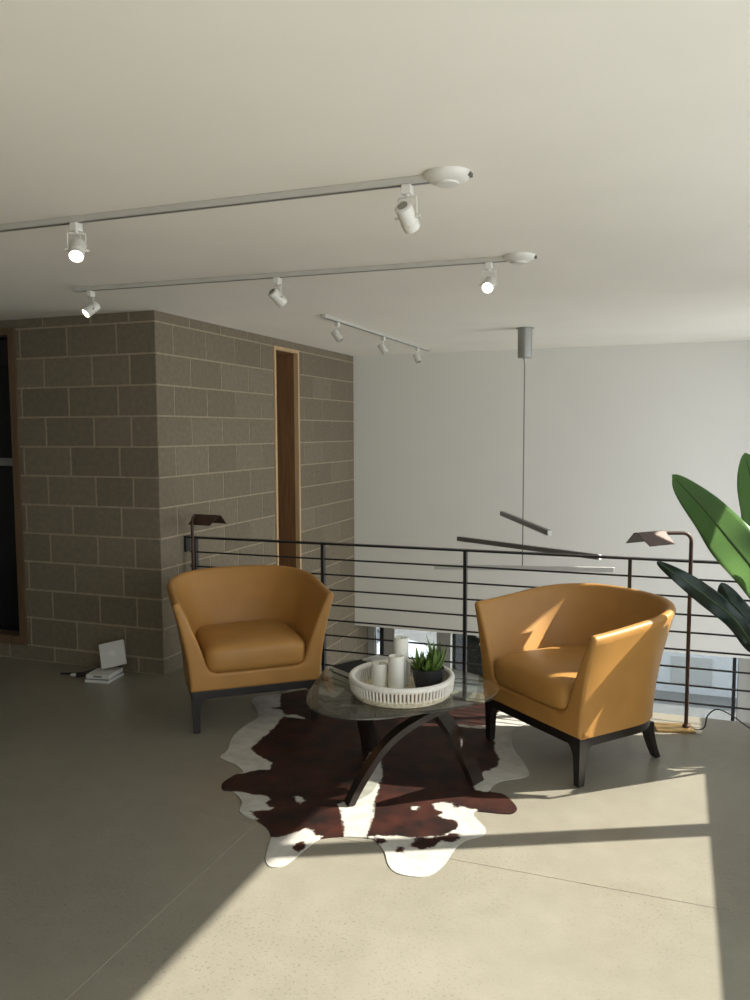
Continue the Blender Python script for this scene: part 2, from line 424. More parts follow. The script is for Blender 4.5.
# ------------------------------------------------------------------ armchairs
def armchair(name, label, loc, rz):
    t = thing(name, label, 'armchair', loc, rz, 'mustard leather tub armchairs')
    Z0, YF = .229, -.33
    ang = [i/34*PI for i in range(35)]
    NS = 6
    def plan(w, yb, n=2.2):
        pts = [(-w, YF + (0-YF)*i/NS) for i in range(NS)]
        for a in ang:
            c, s = math.cos(a), math.sin(a)
            pts.append((-w*math.copysign(abs(c)**(2/n), c), yb*abs(s)**(2/n)))
        pts += [(w, YF + (0-YF)*i/NS) for i in range(NS-1, -1, -1)]
        return pts
    SO = [0,.06,.15,.3,.45,.6,.72,.82,.9,.95,1.0]
    w_of = lambda s: .360 + .084*s**1.7
    y_of = lambda s: .315 + .105*s**1.6
    th_of = lambda s: .122 - .078*s
    ref = plan(.43,.41)
    def ztop(k):
        y = ref[k][1]; u = max(0, min(1, (y-YF)/(.36-YF))); u = u*u*(3-2*u)*.4+u*.6
        return .722 + .060*u
    K = len(ref)
    def ring(kk):
        pts = []
        zt = ztop(kk) - .022
        for s in SO:
            p = plan(w_of(s), y_of(s))[kk]; pts.append((p[0],p[1],Z0+s*(zt-Z0)))
        for a in (40,75,105,140):
            f = (1-math.cos(math.radians(a)))/2; h = math.sin(math.radians(a))*.022
            p = plan(w_of(1)-th_of(1)*f, y_of(1)-th_of(1)*1.1*f)[kk]; pts.append((p[0],p[1],zt+h))
        for s in SO[::-1]:
            z = Z0+s*(zt-Z0)
            if z < .37: break
            p = plan(w_of(s)-th_of(s), y_of(s)-th_of(s)*1.1)[kk]; pts.append((p[0],p[1],z))
        p = plan(w_of(.25)-th_of(.25), y_of(.25)-th_of(.25)*1.1)[kk]; pts.append((p[0],p[1],.360)); pts.append((p[0],p[1],.320))
        return pts
    bm = bmesh.new()
    rings = [[bm.verts.new(p) for p in ring(kk)] for kk in range(K)]
    n = len(rings[0])
    for a, b in zip(rings, rings[1:]):
        for i in range(n-1): bm.faces.new((a[i],a[i+1],b[i+1],b[i]))
    # U-shaped upholstered front: two arm fronts and the rail below the cushion, with rounded inner corners
    L = [(p[0],p[2]) for p in ring(0)][:-2]
    xi, R = L[-1][0], .055
    fil = [(xi+R-R*math.cos(a), .326+R-R*math.sin(a)) for a in [i/6*PI/2 for i in range(7)]]
    half = L + [q for q in fil if q[1] < L[-1][1]-.002]
    poly = half + [(-x, z) for x, z in half[::-1]]
    def inset(poly, d):
        out = []; m = len(poly)
        area = sum(poly[i][0]*poly[(i+1)%m][1]-poly[(i+1)%m][0]*poly[i][1] for i in range(m))
        sg = 1 if area > 0 else -1
        for i in range(m):
            a, b, c = Vector(poly[i-1]), Vector(poly[i]), Vector(poly[(i+1)%m])
            e1 = (b-a).normalized(); e2 = (c-b).normalized()
            nn = Vector((-(e1.y+e2.y), e1.x+e2.x)); nn = nn.normalized()*sg if nn.length > 1e-6 else Vector((0,0))
            out.append(tuple(b + nn*d))
        return out
    prev = None
    for (dy, d) in ((.10,0),(0,0),(-.006,.002),(-.011,.006),(-.014,.012),(-.015,.020)):
        q = inset(poly, d) if d else poly
        rg = [bm.verts.new((x, YF+dy, z)) for x, z in q]
        if prev:
            for i in range(len(rg)): bm.faces.new((prev[i],prev[(i+1)%len(rg)],rg[(i+1)%len(rg)],rg[i]))
        prev = rg
    for tri in geometry.tessellate_polygon([[Vector((v.co.x, v.co.z, 0)) for v in prev]]):
        bm.faces.new([prev[i] for i in tri])
    # seat deck under the cushion
    dk = plan(.262,.24); 
    a = [bm.verts.new((x,max(y,-.25),.232)) for x,y in dk]; b = [bm.verts.new((x,max(y,-.25),.318)) for x,y in dk]
    bm.faces.new(b); bm.faces.new(a[::-1])
    obj('upholstered_shell', bm, M['leather'], t, smooth=50)
    # seat cushion
    bm = bmesh.new()
    ax, ay, az = .286, .296, .078
    nu, nv = 64, 28
    sp = lambda v, e: math.copysign(abs(v)**e, v)
    rows = []
    for j in range(1, nv):
        ph = -PI/2 + PI*j/nv
        rows.append([])
        for i in range(nu):
            th = 2*PI*i/nu
            x = ax*sp(math.cos(ph),.22)*sp(math.cos(th),.24); y = ay*sp(math.cos(ph),.22)*sp(math.sin(th),.24); z = az*sp(math.sin(ph),.5)
            crown = (1-(x/ax)**2)*(1-(y/ay)**2)
            z += (.022 if z > 0 else -.0)*crown
            if y < 0: z += .012*(1-(x/ax)**2)*(-y/ay)*(1 if z > 0 else 0)
            z = max(z, -.072)
            yy = y + (-.004)*(1-(x/ax)**2)*(1-(z/.1)**2)*(1 if y < -.2 else 0)*2
            rows[-1].append(bm.verts.new((x, yy-.062, z+.392)))
    for a, b in zip(rows, rows[1:]):
        for i in range(nu): bm.faces.new((a[i],a[(i+1)%nu],b[(i+1)%nu],b[i]))
    bm.faces.new(rows[0][::-1]); bm.faces.new(rows[-1])
    obj('seat_cushion', bm, M['leather'], t, smooth='all')
    # dark base
    bm = bmesh.new()
    x0, y0, y1, z0, z1 = .352, -.335, .215, .186, .2285
    out = [(x, y if y > YF else y0) for x, y in plan(x0, .300)]; inn = [(x, y) for x, y in plan(x0-.03, .270)]
    A0 = [[bm.verts.new((x,y,z)) for x,y in out] for z in (z0, z0+.002, z1)]; I0 = [[bm.verts.new((x,y,z)) for x,y in inn] for z in (z0, z0+.002, z1)]
    m = len(out)
    for i in range(m-1):
        for q in (0,1):
            bm.faces.new((A0[q][i],A0[q][i+1],A0[q+1][i+1],A0[q+1][i])); bm.faces.new((I0[q][i+1],I0[q][i],I0[q+1][i],I0[q+1][i+1]))
        bm.faces.new((A0[0][i+1],A0[0][i],I0[0][i],I0[0][i+1])); bm.faces.new((A0[2][i],A0[2][i+1],I0[2][i+1],I0[2][i]))
    for i in (0,m-1):
        for q in (0,1): bm.faces.new((A0[q][i],I0[q][i],I0[q+1][i],A0[q+1][i]))
    bx(bm,-x0+.001,x0-.001,y0,y0+.03,z0,z1,.002)
    obj('base_frame', bm, M['ebony'], t)
    def leg(sx, sy):
        bm = bmesh.new(); rings = []
        for i, z in enumerate((0,.004,.05,.10,.135,.155,.168,.178,.186,.1915)):
            s = .033 + .012*z/.19; fl = 0
            if z > .12: q = (z-.12)/.0715; fl = .052*(1-math.sqrt(max(0,1-q*q)))
            bo = -.002 if z < .002 else 0
            cx, cy = (sx*(x0-.001), y0+.001) if sy < 0 else (sx*.290, y1)
            kick = 0
            if sy > 0: kick = .060*max(0,1-z/.19)**1.7
            x_o = cx - sx*.006*(1-z/.19); y_o = cy + kick + (.004*(1-z/.19) if sy<0 else 0)
            x_i = x_o - sx*(s+fl+bo); y_i = y_o - sy*(s+fl+bo)
            ring_ = [(x_o,y_o),(x_i,y_o),(x_i,y_o-sy*s) if fl>0 else (x_i,y_i),(x_o-sx*s,y_o-sy*s) if fl>0 else (x_i,y_i),(x_o-sx*s,y_i) if fl>0 else (x_i,y_i),(x_o,y_i)]
            rings.append([bm.verts.new((x,y,z)) for x,y in ring_])
        for a, b in zip(rings, rings[1:]):
            for i in range(6): bm.faces.new((a[i],a[(i+1)%6],b[(i+1)%6],b[i]))
        bm.faces.new(rings[0]); bm.faces.new(rings[-1])
        bmesh.ops.remove_doubles(bm, verts=bm.verts, dist=1e-5)
        return bm
    for sx, sy in ((-1,-1),(1,-1),(-1,1),(1,1)): obj('leg', leg(sx,sy), M['ebony'], t, smooth=30)
    return t
armchair('armchair', 'mustard leather tub armchair in shade in front of the concrete block wall', (.840,-.370,.005), math.radians(39.5))
armchair('armchair', 'sunlit mustard leather tub armchair beside the bronze lamp and big green leaves', (2.752,-.345,.005), math.radians(-40))

# ------------------------------------------------------------------ coffee table
TC = (1.965, -.955)
def glass_r(th): return .434 + .052*math.cos(3*(th-math.radians(13)))
ct = thing('coffee_table', 'glass coffee table on curved dark wood legs between the two armchairs', 'table', (TC[0],TC[1],.0052))
bm = bmesh.new(); N=96
prof = [(-.006,.423),(0,.425),(0,.434),(-.004,.436)]
rings = [[bm.verts.new(((glass_r(2*PI*k/N)+o)*math.cos(2*PI*k/N),(glass_r(2*PI*k/N)+o)*math.sin(2*PI*k/N),z-.006)) for k in range(N)] for o,z in prof]
for a,b in zip(rings,rings[1:]):
    for k_ in range(N): bm.faces.new((a[k_],a[(k_+1)%N],b[(k_+1)%N],b[k_]))
bm.faces.new(rings[0][::-1]); bm.faces.new(rings[-1])
obj('glass_top', bm, M['glass_top'], ct, smooth=25)
def bent_leg(foot, ang, prof, width, side):
    d = Vector((math.cos(ang), math.sin(ang), 0)); n = Vector((-d.y, d.x, 0))*side
    # smooth the profile (Catmull-Rom)
    P = [Vector((s,z)) for s,z in prof]; Q = []
    for i in range(len(P)-1):
        p0,p1,p2,p3 = P[max(i-1,0)],P[i],P[i+1],P[min(i+2,len(P)-1)]
        for tt in [j/6 for j in range(6)]:
            Q.append(.5*((2*p1)+(p2-p0)*tt+(2*p0-5*p1+4*p2-p3)*tt*tt+(3*p1-p0-3*p2+p3)*tt**3))
    Q.append(P[-1])
    bm = bmesh.new(); rings = []
    T = .028
    for i, q in enumerate(Q):
        tg = (Q[min(i+1,len(Q)-1)]-Q[max(i-1,0)]).normalized(); nr = Vector((tg.y,-tg.x))
        o = q; inn = q + nr*T
        if i == 0: o = Vector((q.x,0)); inn = Vector((q.x+T,0))
        w3 = lambda p, b: Vector((foot[0]-TC[0],foot[1]-TC[1],0)) + d*p.x + n*b + Vector((0,0,max(0,min(p.y,.4175))))
        rings.append([bm.verts.new(w3(o,0)),bm.verts.new(w3(inn,0)),bm.verts.new(w3(inn,width)),bm.verts.new(w3(o,width))])
    for a,b in zip(rings,rings[1:]):
        for i in range(4): bm.faces.new((a[i],a[(i+1)%4],b[(i+1)%4],b[i]))
    bm.faces.new(rings[0]); bm.faces.new(rings[-1])
    return obj('leg', bm, M['legwood'], ct, smooth=35)
LEGPROF = [(0,0),(.032,.06),(.076,.128),(.142,.218),(.215,.284),(.29,.328),(.38,.366),(.48,.398),(.56,.4165)]
for fx, fy, a_ in ((1.849,-1.305,40),(2.352,-.962,160),(1.805,-.72,280)):
    bent_leg((fx,fy), math.radians(a_), LEGPROF, .062 if a_ == 40 else .085, -1)

# ------------------------------------------------------------------ on the table
ZT = .436
tr = thing('woven_tray', 'round white woven basket tray on the glass coffee table', 'tray', (2.034,-1.055,ZT))
def weave_mat():
    m = bpy.data.materials.new('woven_rattan'); m.use_nodes = True
    nt = m.node_tree; b = nt.nodes['Principled BSDF']; L = nt.links.new
    tc = nt.nodes.new('ShaderNodeTexCoord')
    n = nt.nodes.new('ShaderNodeTexNoise'); n.inputs['Scale'].default_value = 60; n.inputs['Detail'].default_value = 4; L(tc.outputs['Object'], n.inputs['Vector'])
    r = nt.nodes.new('ShaderNodeValToRGB'); r.color_ramp.elements[0].color=(.50,.42,.28,1); r.color_ramp.elements[1].color=(.72,.68,.55,1)
    r.color_ramp.elements[0].position=.35; r.color_ramp.elements[1].position=.65
    L(n.outputs['Fac'], r.inputs['Fac']); L(r.outputs['Color'], b.inputs['Base Color']); b.inputs['Roughness'].default_value=.8
    return m
M['weave'] = weave_mat()
M['weave_white'] = mat('white_woven_cord', (.72,.70,.64,1), .8, var=.08, vscale=50)
M['weave_tan'] = mat('tan_weave_core', (.23,.14,.07,1), .85, var=.3, vscale=60)
RT = .236
bm = bmesh.new(); lathe(bm, [(RT-.012,.018),(RT-.006,.066),(RT-.010,.066),(RT-.016,.018)], 72, cap0=False, cap1=False); obj('wall_core', bm, M['weave_tan'], tr, smooth=True)
bm = bmesh.new()
for k_ in range(84):        # upright stitches around the side
    a = 2*PI*k_/84; c, s = math.cos(a), math.sin(a)
    tube(bm, [((RT-.007)*c,(RT-.007)*s,.026),((RT-.001)*c,(RT-.001)*s,.070)], .0056, 6)
    tube(bm, [((RT-.021)*c,(RT-.021)*s,.012),((RT-.017)*c,(RT-.017)*s,.070)], .0054, 5)
obj('stitches', bm, M['weave_white'], tr, smooth=True)
def ringtube(bm, R, r, z, n=90, wob=0.0):
    vs = []
    for i in range(n):
        a = 2*PI*i/n; c, s = math.cos(a), math.sin(a); w = 1+wob*(i%2)
        vs.append([bm.verts.new(((R+r*w*math.cos(2*PI*j/10))*c,(R+r*w*math.cos(2*PI*j/10))*s,z+r*w*math.sin(2*PI*j/10))) for j in range(10)])
    for i in range(n):
        A, Bb = vs[i], vs[(i+1)%n]
        for j in range(10): bm.faces.new((A[j],A[(j+1)%10],Bb[(j+1)%10],Bb[j]))
bm = bmesh.new(); ringtube(bm, RT-.008, .0135, .079, 120, .05); obj('rim', bm, M['weave_white'], tr, smooth='all')
bm = bmesh.new()
for z, R in ((.0065,RT-.022),(.016,RT-.015),(.0255,RT-.010)): ringtube(bm, R, .0062, z, 120, .12)
for q in range(12): ringtube(bm, .010+q*.0165, .0082, .0084, 60, .1)
bx(bm, -.14,.14,-.14,.14,.002,.007)
obj('coiled_base', bm, M['weave'], tr, smooth='all')

def candle(label, x, y, h, r):
    t = thing('pillar_candle', label, 'candle', (x,y,ZT+.0168), 0, 'white pillar candles in the woven tray')
    bm = bmesh.new(); lathe(bm, [(r-.002,0),(r,.002),(r,h*.5),(r,h-.005),(r-.003,h-.001),(r-.010,h-.001),(r-.018,h-.006),(.004,h-.008)], 40)
    obj('wax_body', bm, M['wax'], t, smooth=40)
    bm = bmesh.new(); tube(bm, [(0,0,h-.008),(.001,0,h-.002),(.003,.001,h+.004)], .0013, 6); obj('wick', bm, M['wick'], t, smooth=True)
candle('tallest of the three white pillar candles in the tray', 2.008,-.985,.222,.0345)
candle('middle-height white pillar candle standing in front of the tallest one', 2.012,-1.066,.157,.0365)
candle('shortest white pillar candle, at the left of the trio in the tray', 1.930,-1.062,.115,.0365)

pp = thing('potted_succulent', 'small spiky green plant in a black pot standing in the woven tray', 'plant', (2.144,-1.005,ZT+.017))
bm = bmesh.new(); lathe(bm, [(.052,0),(.056,.003),(.066,.045),(.074,.096),(.0745,.1),(.071,.1),(.068,.09),(.062,.088)], 48, cap1=False); obj('pot', bm, M['pot'], pp, smooth=45)
bm = bmesh.new(); lathe(bm, [(.0675,.084),(.03,.090),(.001,.092)], 32, cap0=True, cap1=False); obj('soil', bm, M['soil'], pp, smooth=True)
bm = bmesh.new(); rr = random.Random(3)
def blade(bm, base, az, lean, L, w, curl):
    d = Vector((math.cos(az),math.sin(az),0)); s = Vector((-d.y,d.x,0)); prev=None; n=7
    p = Vector(base); el = PI/2-lean
    for i in range(n+1):
        f = i/n; ww = w*(max(0,math.sin(PI*min(1,.25+.75*f)))**.8) if f < 1 else .0004
        e = el - curl*f; tdir = d*math.cos(e)+Vector((0,0,1))*math.sin(e); nn = tdir.cross(s).normalized()
        ring = [bm.verts.new(p+s*ww), bm.verts.new(p-nn*ww*.35), bm.verts.new(p-s*ww), bm.verts.new(p+nn*ww*.12)]
        if prev:
            for j in range(4): bm.faces.new((prev[j],prev[(j+1)%4],ring[(j+1)%4],ring[j]))
        else: bm.faces.new(ring)
        prev = ring; p = p + tdir*(L/n)
    bm.faces.new(prev)
for (cx, cy, n, Lm, lm) in ((-.036,-.02,15,.085,1.0),(.004,-.032,14,.075,1.0),(.036,.012,18,.135,.55),(-.006,.028,14,.095,.9),(.038,-.02,12,.10,.7)):
    for q in range(n):
        az = q*2.39996+rr.uniform(-.2,.2); f = q/n
        blade(bm, (cx+.008*math.cos(az),cy+.008*math.sin(az),.086), az, .12+lm*(1-f)*.95, 1.15*Lm*(.62+.38*f)*rr.uniform(.85,1.1), .0098*rr.uniform(.8,1.2), rr.uniform(-.35,.35))
obj('foliage', bm, M['succulent'], pp, smooth=60)

bk = thing('hardcover_book', 'large black hardcover book lying on the glass table behind the tray', 'book', (1.762,-.800,ZT), math.radians(-32))
BW, BD, BT = .100, .138, .032
bm = bmesh.new(); bx(bm,-BW,BW,-BD,BD,BT-.004,BT,.001); bx(bm,-BW,BW,-BD,BD,0,.004,.001); bx(bm,BW-.005,BW,-BD,BD,.003,BT-.003); obj('cover', bm, M['book_cover'], bk)
bm = bmesh.new(); bx(bm,-BW+.004,BW-.006,-BD+.004,BD-.004,.0042,BT-.0042); obj('page_block', bm, M['paper'], bk)
bm = bmesh.new(); rr = random.Random(11)
mg = thing('magazine', 'pale grey magazine lying on the far end of the black book', 'magazine', (1.812,-.715,ZT+BT+.0005), math.radians(-25))
bx(bm,-.085,.085,-.055,.055,0,.0018,.0004); bx(bm,-.083,.083,-.053,.053,.0018,.006); obj('pages', bm, M['paper'], mg)
bm = bmesh.new()
gr = [[bm.verts.new((-.085+.17*i/10,-.055+.11*j/6,.0062+.006*math.sin(PI*i/10)**2)) for j in range(7)] for i in range(11)]
for i in range(10):
    for j in range(6): bm.faces.new((gr[i][j],gr[i+1][j],gr[i+1][j+1],gr[i][j+1]))
obj('cover', bm, M['magazine'], mg, smooth='all')

# ------------------------------------------------------------------ cowhide rug
def px_floor(x, y, z=0.0):
    d = fwd + rt2*((x-375)/809.49) - up2*((y-500)/809.49)
    t = (z-CAM.z)/d.z; p = CAM + d*t; return (p.x, p.y)
c3 = lambda x,y: (200+x/4.1667, 680+y/4.1667)
c4 = lambda x,y: (370+x/4.1667, 680+y/4.1667)
outline_px = [c3(*q) for q in ((455,40),(335,60),(250,70),(215,90),(240,130),(240,160),(190,190),(135,240),(115,295),(85,325),(150,355),(180,385),(150,395),(95,430),(95,460),(140,470),(175,510),(165,550),(200,575),(240,590),(280,620),(295,660),(280,710),(275,760),(300,782),(350,775),(400,740),(460,690),(500,665),(600,655),(700,662))] + \
  [c4(*q) for q in ((20,670),(60,720),(75,770),(110,805),(190,822),(250,815),(310,770),(350,710),(400,670),(470,650),(480,620),(440,575),(440,550),(560,560),(600,555),(610,530),(560,480),(500,465),(540,425),(650,405),(655,370),(600,290),(590,240),(600,205),(650,185))]
back_px = [(520,712),(500,707),(470,701.5),(440,700),(400,694),(360,689)]
outline = [px_floor(*q) for q in outline_px + back_px]
def smooth_poly(P, n=5):
    out=[]; m=len(P)
    for i in range(m):
        p0,p1,p2,p3=[Vector(P[(i+j)%m]) for j in (-1,0,1,2)]
        for tt in [j/n for j in range(n)]:
            out.append(tuple(.5*((2*p1)+(p2-p0)*tt+(2*p0-5*p1+4*p2-p3)*tt*tt+(3*p1-p0-3*p2+p3)*tt**3)))
    return out
OUT = np.array(smooth_poly(outline))
# white patches (pixel polygons on the hide), everything else is brown
W_ = [[c3(*q) for q in ((180,60),(335,50),(335,112),(300,118),(345,128),(350,145),(330,175),(310,200),(270,235),(235,265),(212,290),(240,315),(275,332),(300,350),(295,372),(240,378),(180,390),(120,400),(40,330))],
      [c3(*q) for q in ((100,466),(150,468),(210,478),(285,485),(288,500),(272,515),(285,528),(312,535),(290,545),(235,546),(200,548),(240,585),(150,590),(120,520))],
      [c3(*q) for q in ((285,655),(320,662),(350,650),(400,638),(440,622),(470,630),(480,650),(505,655),(500,670),(460,700),(400,800),(240,800))],
      [c3(*q) for q in ((392,488),(430,490),(435,505),(415,516),(400,505))],
      [c3(*q) for q in ((350,148),(400,146),(430,155),(438,165),(400,160),(360,158))],
      [(370,752),(376,750),(380,760),(383,775),(378,790),(375,805),(371,822),(366,838),(358,842),(345,838),(342,820),(338,805),(352,800),(356,790),(358,778),(364,766)],
      [c4(*q) for q in ((-10,655),(40,652),(100,655),(200,660),(300,650),(360,625),(372,600),(350,585),(365,575),(440,570),(520,620),(500,680),(400,900),(60,900))],
      [c4(*q) for q in ((260,520),(300,512),(345,515),(380,530),(440,540),(450,560),(400,590),(350,585),(300,575),(275,570),(300,555),(275,545))],
      [c4(*q) for q in ((168,530),(200,530),(196,545),(175,545))],
      [c4(*q) for q in ((330,178),(400,190),(470,196),(500,190),(540,130),(720,170),(720,430),(540,440),(490,470),(440,462),(432,440),(455,430),(448,405),(480,382),(530,365),(538,330),(520,290),(520,260),(500,235),(520,215),(480,205),(400,200),(330,188))],
      [(300,684),(330,680),(345,690),(335,698),(310,692)],
     ]
D_ = [[c3(*q) for q in ((390,690),(410,678),(432,676),(446,690),(425,712),(408,722),(392,705))],
      [c4(*q) for q in ((20,662),(60,664),(72,680),(45,688),(20,680))],
      [c4(*q) for q in ((105,700),(130,694),(145,705),(140,722),(112,722))],
      [c4(*q) for q in ((160,690),(190,675),(195,655),(250,660),(300,655),(330,645),(380,640),(375,665),(340,680),(300,672),(260,700),(220,712),(190,700))],
      [c4(*q) for q in ((345,520),(372,515),(378,532),(350,535))],[c4(*q) for q in ((385,518),(430,520),(430,538),(405,540))],
      [c4(*q) for q in ((440,500),(500,470),(560,478),(615,525),(600,560),(560,560),(500,545),(450,535))],
      [c4(*q) for q in ((280,545),(300,548),(300,560),(280,562))]]
def sdist(P, poly):
    poly = np.array(poly); a = poly; b = np.roll(poly,-1,0); dmin = np.full(len(P),1e9); ins = np.zeros(len(P),bool)
    for i in range(len(a)):
        e = b[i]-a[i]; w = P-a[i]; tt = np.clip((w@e)/(e@e+1e-12),0,1)
        dmin = np.minimum(dmin, np.linalg.norm(w-tt[:,None]*e,axis=1))
        c = ((a[i,1]>P[:,1])!=(b[i,1]>P[:,1]))
        xx = (b[i,0]-a[i,0])*(P[:,1]-a[i,1])/((b[i,1]-a[i,1])+1e-12)+a[i,0]
        ins ^= c & (P[:,0]<xx)
    return np.where(ins,-dmin,dmin)
g = .0085
xs = np.arange(OUT[:,0].min(), OUT[:,0].max(), g); ys = np.arange(OUT[:,1].min(), OUT[:,1].max(), g)
GX, GY = np.meshgrid(xs, ys); GP = np.stack([GX.ravel(), GY.ravel()],1); GP = GP + RNG.uniform(-.002,.002,GP.shape)
GP = GP[sdist(GP, OUT) < -.005]
allp = [Vector(p) for p in OUT] + [Vector(p) for p in GP]
nO = len(OUT)
vv, ee, ff, *_ = geometry.delaunay_2d_cdt(allp, [], [list(range(nO))], 1, 1e-6)
V2 = np.array([(v.x,v.y) for v in vv])
sw = np.full(len(V2), 1e9)
for pl in W_: sw = np.minimum(sw, sdist(V2, [px_floor(*q) for q in pl]))
for pl in D_: sw = np.maximum(sw, -sdist(V2, [px_floor(*q) for q in pl]))
edge = -sdist(V2, OUT)
lift = .003 + .002*np.maximum(0,np.sin(V2[:,0]*9+1)*np.sin(V2[:,1]*7)**2)*np.clip(1-edge/.08,0,1)
lift = np.maximum(lift, .0025)
me = bpy.data.meshes.new('cowhide_rug')
n = len(V2)
verts = [(V2[i,0],V2[i,1],lift[i]) for i in range(n)] + [(V2[i,0],V2[i,1],.0002) for i in range(n)]
faces = [tuple(f) for f in ff] + [tuple(i+n for i in f[::-1]) for f in ff]
ec = {}
for f in ff:
    for a,b in zip(f, list(f[1:])+[f[0]]): ec[(a,b)] = 1
faces += [(b,a,a+n,b+n) for (a,b) in ec if (b,a) not in ec]
me.from_pydata(verts, [], faces); me.update()
at = me.attributes.new('patch','FLOAT','POINT'); at.data.foreach_set('value', np.concatenate([sw,sw]).astype(np.float32))
def hide_mat():
    m = bpy.data.materials.new('cowhide'); m.use_nodes = True
    nt = m.node_tree; b = nt.nodes['Principled BSDF']; L = nt.links.new
    at = nt.nodes.new('ShaderNodeAttribute'); at.attribute_name='patch'
    tc = nt.nodes.new('ShaderNodeTexCoord')
    def nz(s,d=6,rg=.65,vec=None):
        q = nt.nodes.new('ShaderNodeTexNoise'); q.inputs['Scale'].default_value=s; q.inputs['Detail'].default_value=d; q.inputs['Roughness'].default_value=rg
        L(vec or tc.outputs['Object'], q.inputs['Vector']); return q.outputs['Fac']
    def ma(op,a,c):
        q = nt.nodes.new('ShaderNodeMath'); q.operation=op
        for i,v in enumerate((a,c)):
            if isinstance(v,(int,float)): q.inputs[i].default_value=v
            else: L(v,q.inputs[i])
        return q.outputs[0]
    wob = ma('MULTIPLY', ma('SUBTRACT', nz(22), .5), .05)
    fur = ma('MULTIPLY', ma('SUBTRACT', nz(140,4,.8), .5), .03)
    d = ma('ADD', ma('ADD', at.outputs['Fac'], wob), fur)
    mr = nt.nodes.new('ShaderNodeMapRange'); mr.inputs[1].default_value=-.004; mr.inputs[2].default_value=.004; L(d, mr.inputs[0])
    cb = nt.nodes.new('ShaderNodeValToRGB'); cb.color_ramp.elements[0].color=(.008,.0036,.0029,1); cb.color_ramp.elements[1].color=(.052,.0135,.0075,1)
    cb.color_ramp.elements[0].position=.35; cb.color_ramp.elements[1].position=.7; L(nz(7,5), cb.inputs['Fac'])
    cw = nt.nodes.new('ShaderNodeValToRGB'); cw.color_ramp.elements[0].color=(.41,.39,.345,1); cw.color_ramp.elements[1].color=(.53,.51,.465,1)
    cw.color_ramp.elements[0].position=.35; cw.color_ramp.elements[1].position=.65; L(nz(12,5), cw.inputs['Fac'])
    mx = nt.nodes.new('ShaderNodeMix'); mx.data_type='RGBA'
    L(mr.outputs[0], mx.inputs[0]); L(cw.outputs['Color'], mx.inputs[6]); L(cb.outputs['Color'], mx.inputs[7])
    L(mx.outputs[2], b.inputs['Base Color']); b.inputs['Roughness'].default_value=.6; b.inputs['Specular IOR Level'].default_value=.22
    mp = nt.nodes.new('ShaderNodeMapping'); mp.inputs['Scale'].default_value=(1,4,1); mp.inputs['Rotation'].default_value=(0,0,.5); L(tc.outputs['Object'], mp.inputs['Vector'])
    bp = nt.nodes.new('ShaderNodeBump'); bp.inputs['Strength'].default_value=.5; bp.inputs['Distance'].default_value=.004
    L(nz(110,5,.7,mp.outputs[0]), bp.inputs['Height']); L(bp.outputs['Normal'], b.inputs['Normal'])
    return m
me.materials.append(hide_mat())
rug = bpy.data.objects.new('cowhide_rug', me); link(rug)
tag(rug, 'brown and white cowhide rug on the concrete floor under the glass table', 'rug')

# ------------------------------------------------------------------ pharmacy floor lamps
def pharmacy_lamp(label, loc, rz, h, tilt, swivel, base_rot, reach, cord=None):
    t = thing('floor_lamp', label, 'lamp', loc, rz, 'bronze pharmacy floor lamps')
    bm = bmesh.new(); bx(bm, -.035,.165,-.06,.06,0,.014,.003,M=Matrix.Rotation(base_rot,4,'Z')); obj('base', bm, M['brass'], t)
    bm = bmesh.new(); r=.0105; R=.045
    tube(bm, [(0,0,.010),(0,0,h-R)] , r, 14); lathe(bm, [(.02,.014),(.02,.022),(.014,.03)], 20); obj('pole', bm, M['bronze'], t, smooth=40)
    bm = bmesh.new()
    pts = [(0,0,h-R)] + [(R-R*math.cos(a),0,h-R+R*math.sin(a)) for a in [i/8*PI/2 for i in range(1,9)]] + [(reach+.005,0,h)]
    tube(bm, pts, r*.95, 14); obj('arm', bm, M['bronze'], t, smooth=40)
    bm = bmesh.new(); x0,x1,wd,hh = .010,.235,.078,.064
    Mx = Matrix.Translation((reach,0,h+.014)) @ Matrix.Rotation(swivel,4,'Z') @ Matrix.Rotation(tilt,4,'Y')
    # tent-shaped shade: two sloping sheets with a narrow ridge, closed at the arm end, slanted open at the tip
    prof = [(-wd,-hh),(-.010,0),(.010,0),(wd,-hh)]; tk=.0035
    inn = [(-wd+tk,-hh),(-.008,-tk*1.2),(.008,-tk*1.2),(wd-tk,-hh)]
    def sect(x, pr, sl): return [bm.verts.new(Mx @ Vector((x+sl*(-z/hh),y,z))) for y,z in pr]
    o0,o1,i0,i1 = sect(x0,prof,0),sect(x1,prof,-.02),sect(x0+.004,inn,0),sect(x1,inn,-.02)
    for A,Bq,rev in ((o0,o1,0),(i0,i1,1)):
        for j in range(3): bm.faces.new((A[j],A[j+1],Bq[j+1],Bq[j]))
    for j in range(3): bm.faces.new((o1[j],o1[j+1],i1[j+1],i1[j])) 
    for j in (0,3): bm.faces.new((o0[j],o1[j],i1[j],i0[j]))
    bm.faces.new(o0); bm.faces.new(i0[::-1])
    sh = obj('shade', bm, M['bronze'], t)
    bm = bmesh.new(); tube(bm, [Mx@Vector((-.008,0,-.014)),Mx@Vector((.03,0,-.014))], .013, 14); obj('collar', bm, M['bronze'], t, smooth=40)
    bm = bmesh.new(); tube(bm, [Mx@Vector((.03,0,-.022)),Mx@Vector((.06,0,-.028)),Mx@Vector((.15,0,-.028)),Mx@Vector((.162,0,-.028))], [.012,.017,.017,.008], 12); obj('bulb', bm, M['diffuser'], t, smooth=40)
    if cord:
        bm = bmesh.new(); tube(bm, cord, .0035, 8); obj('power_cord', bm, M['cord'], t, smooth=True)
    return t
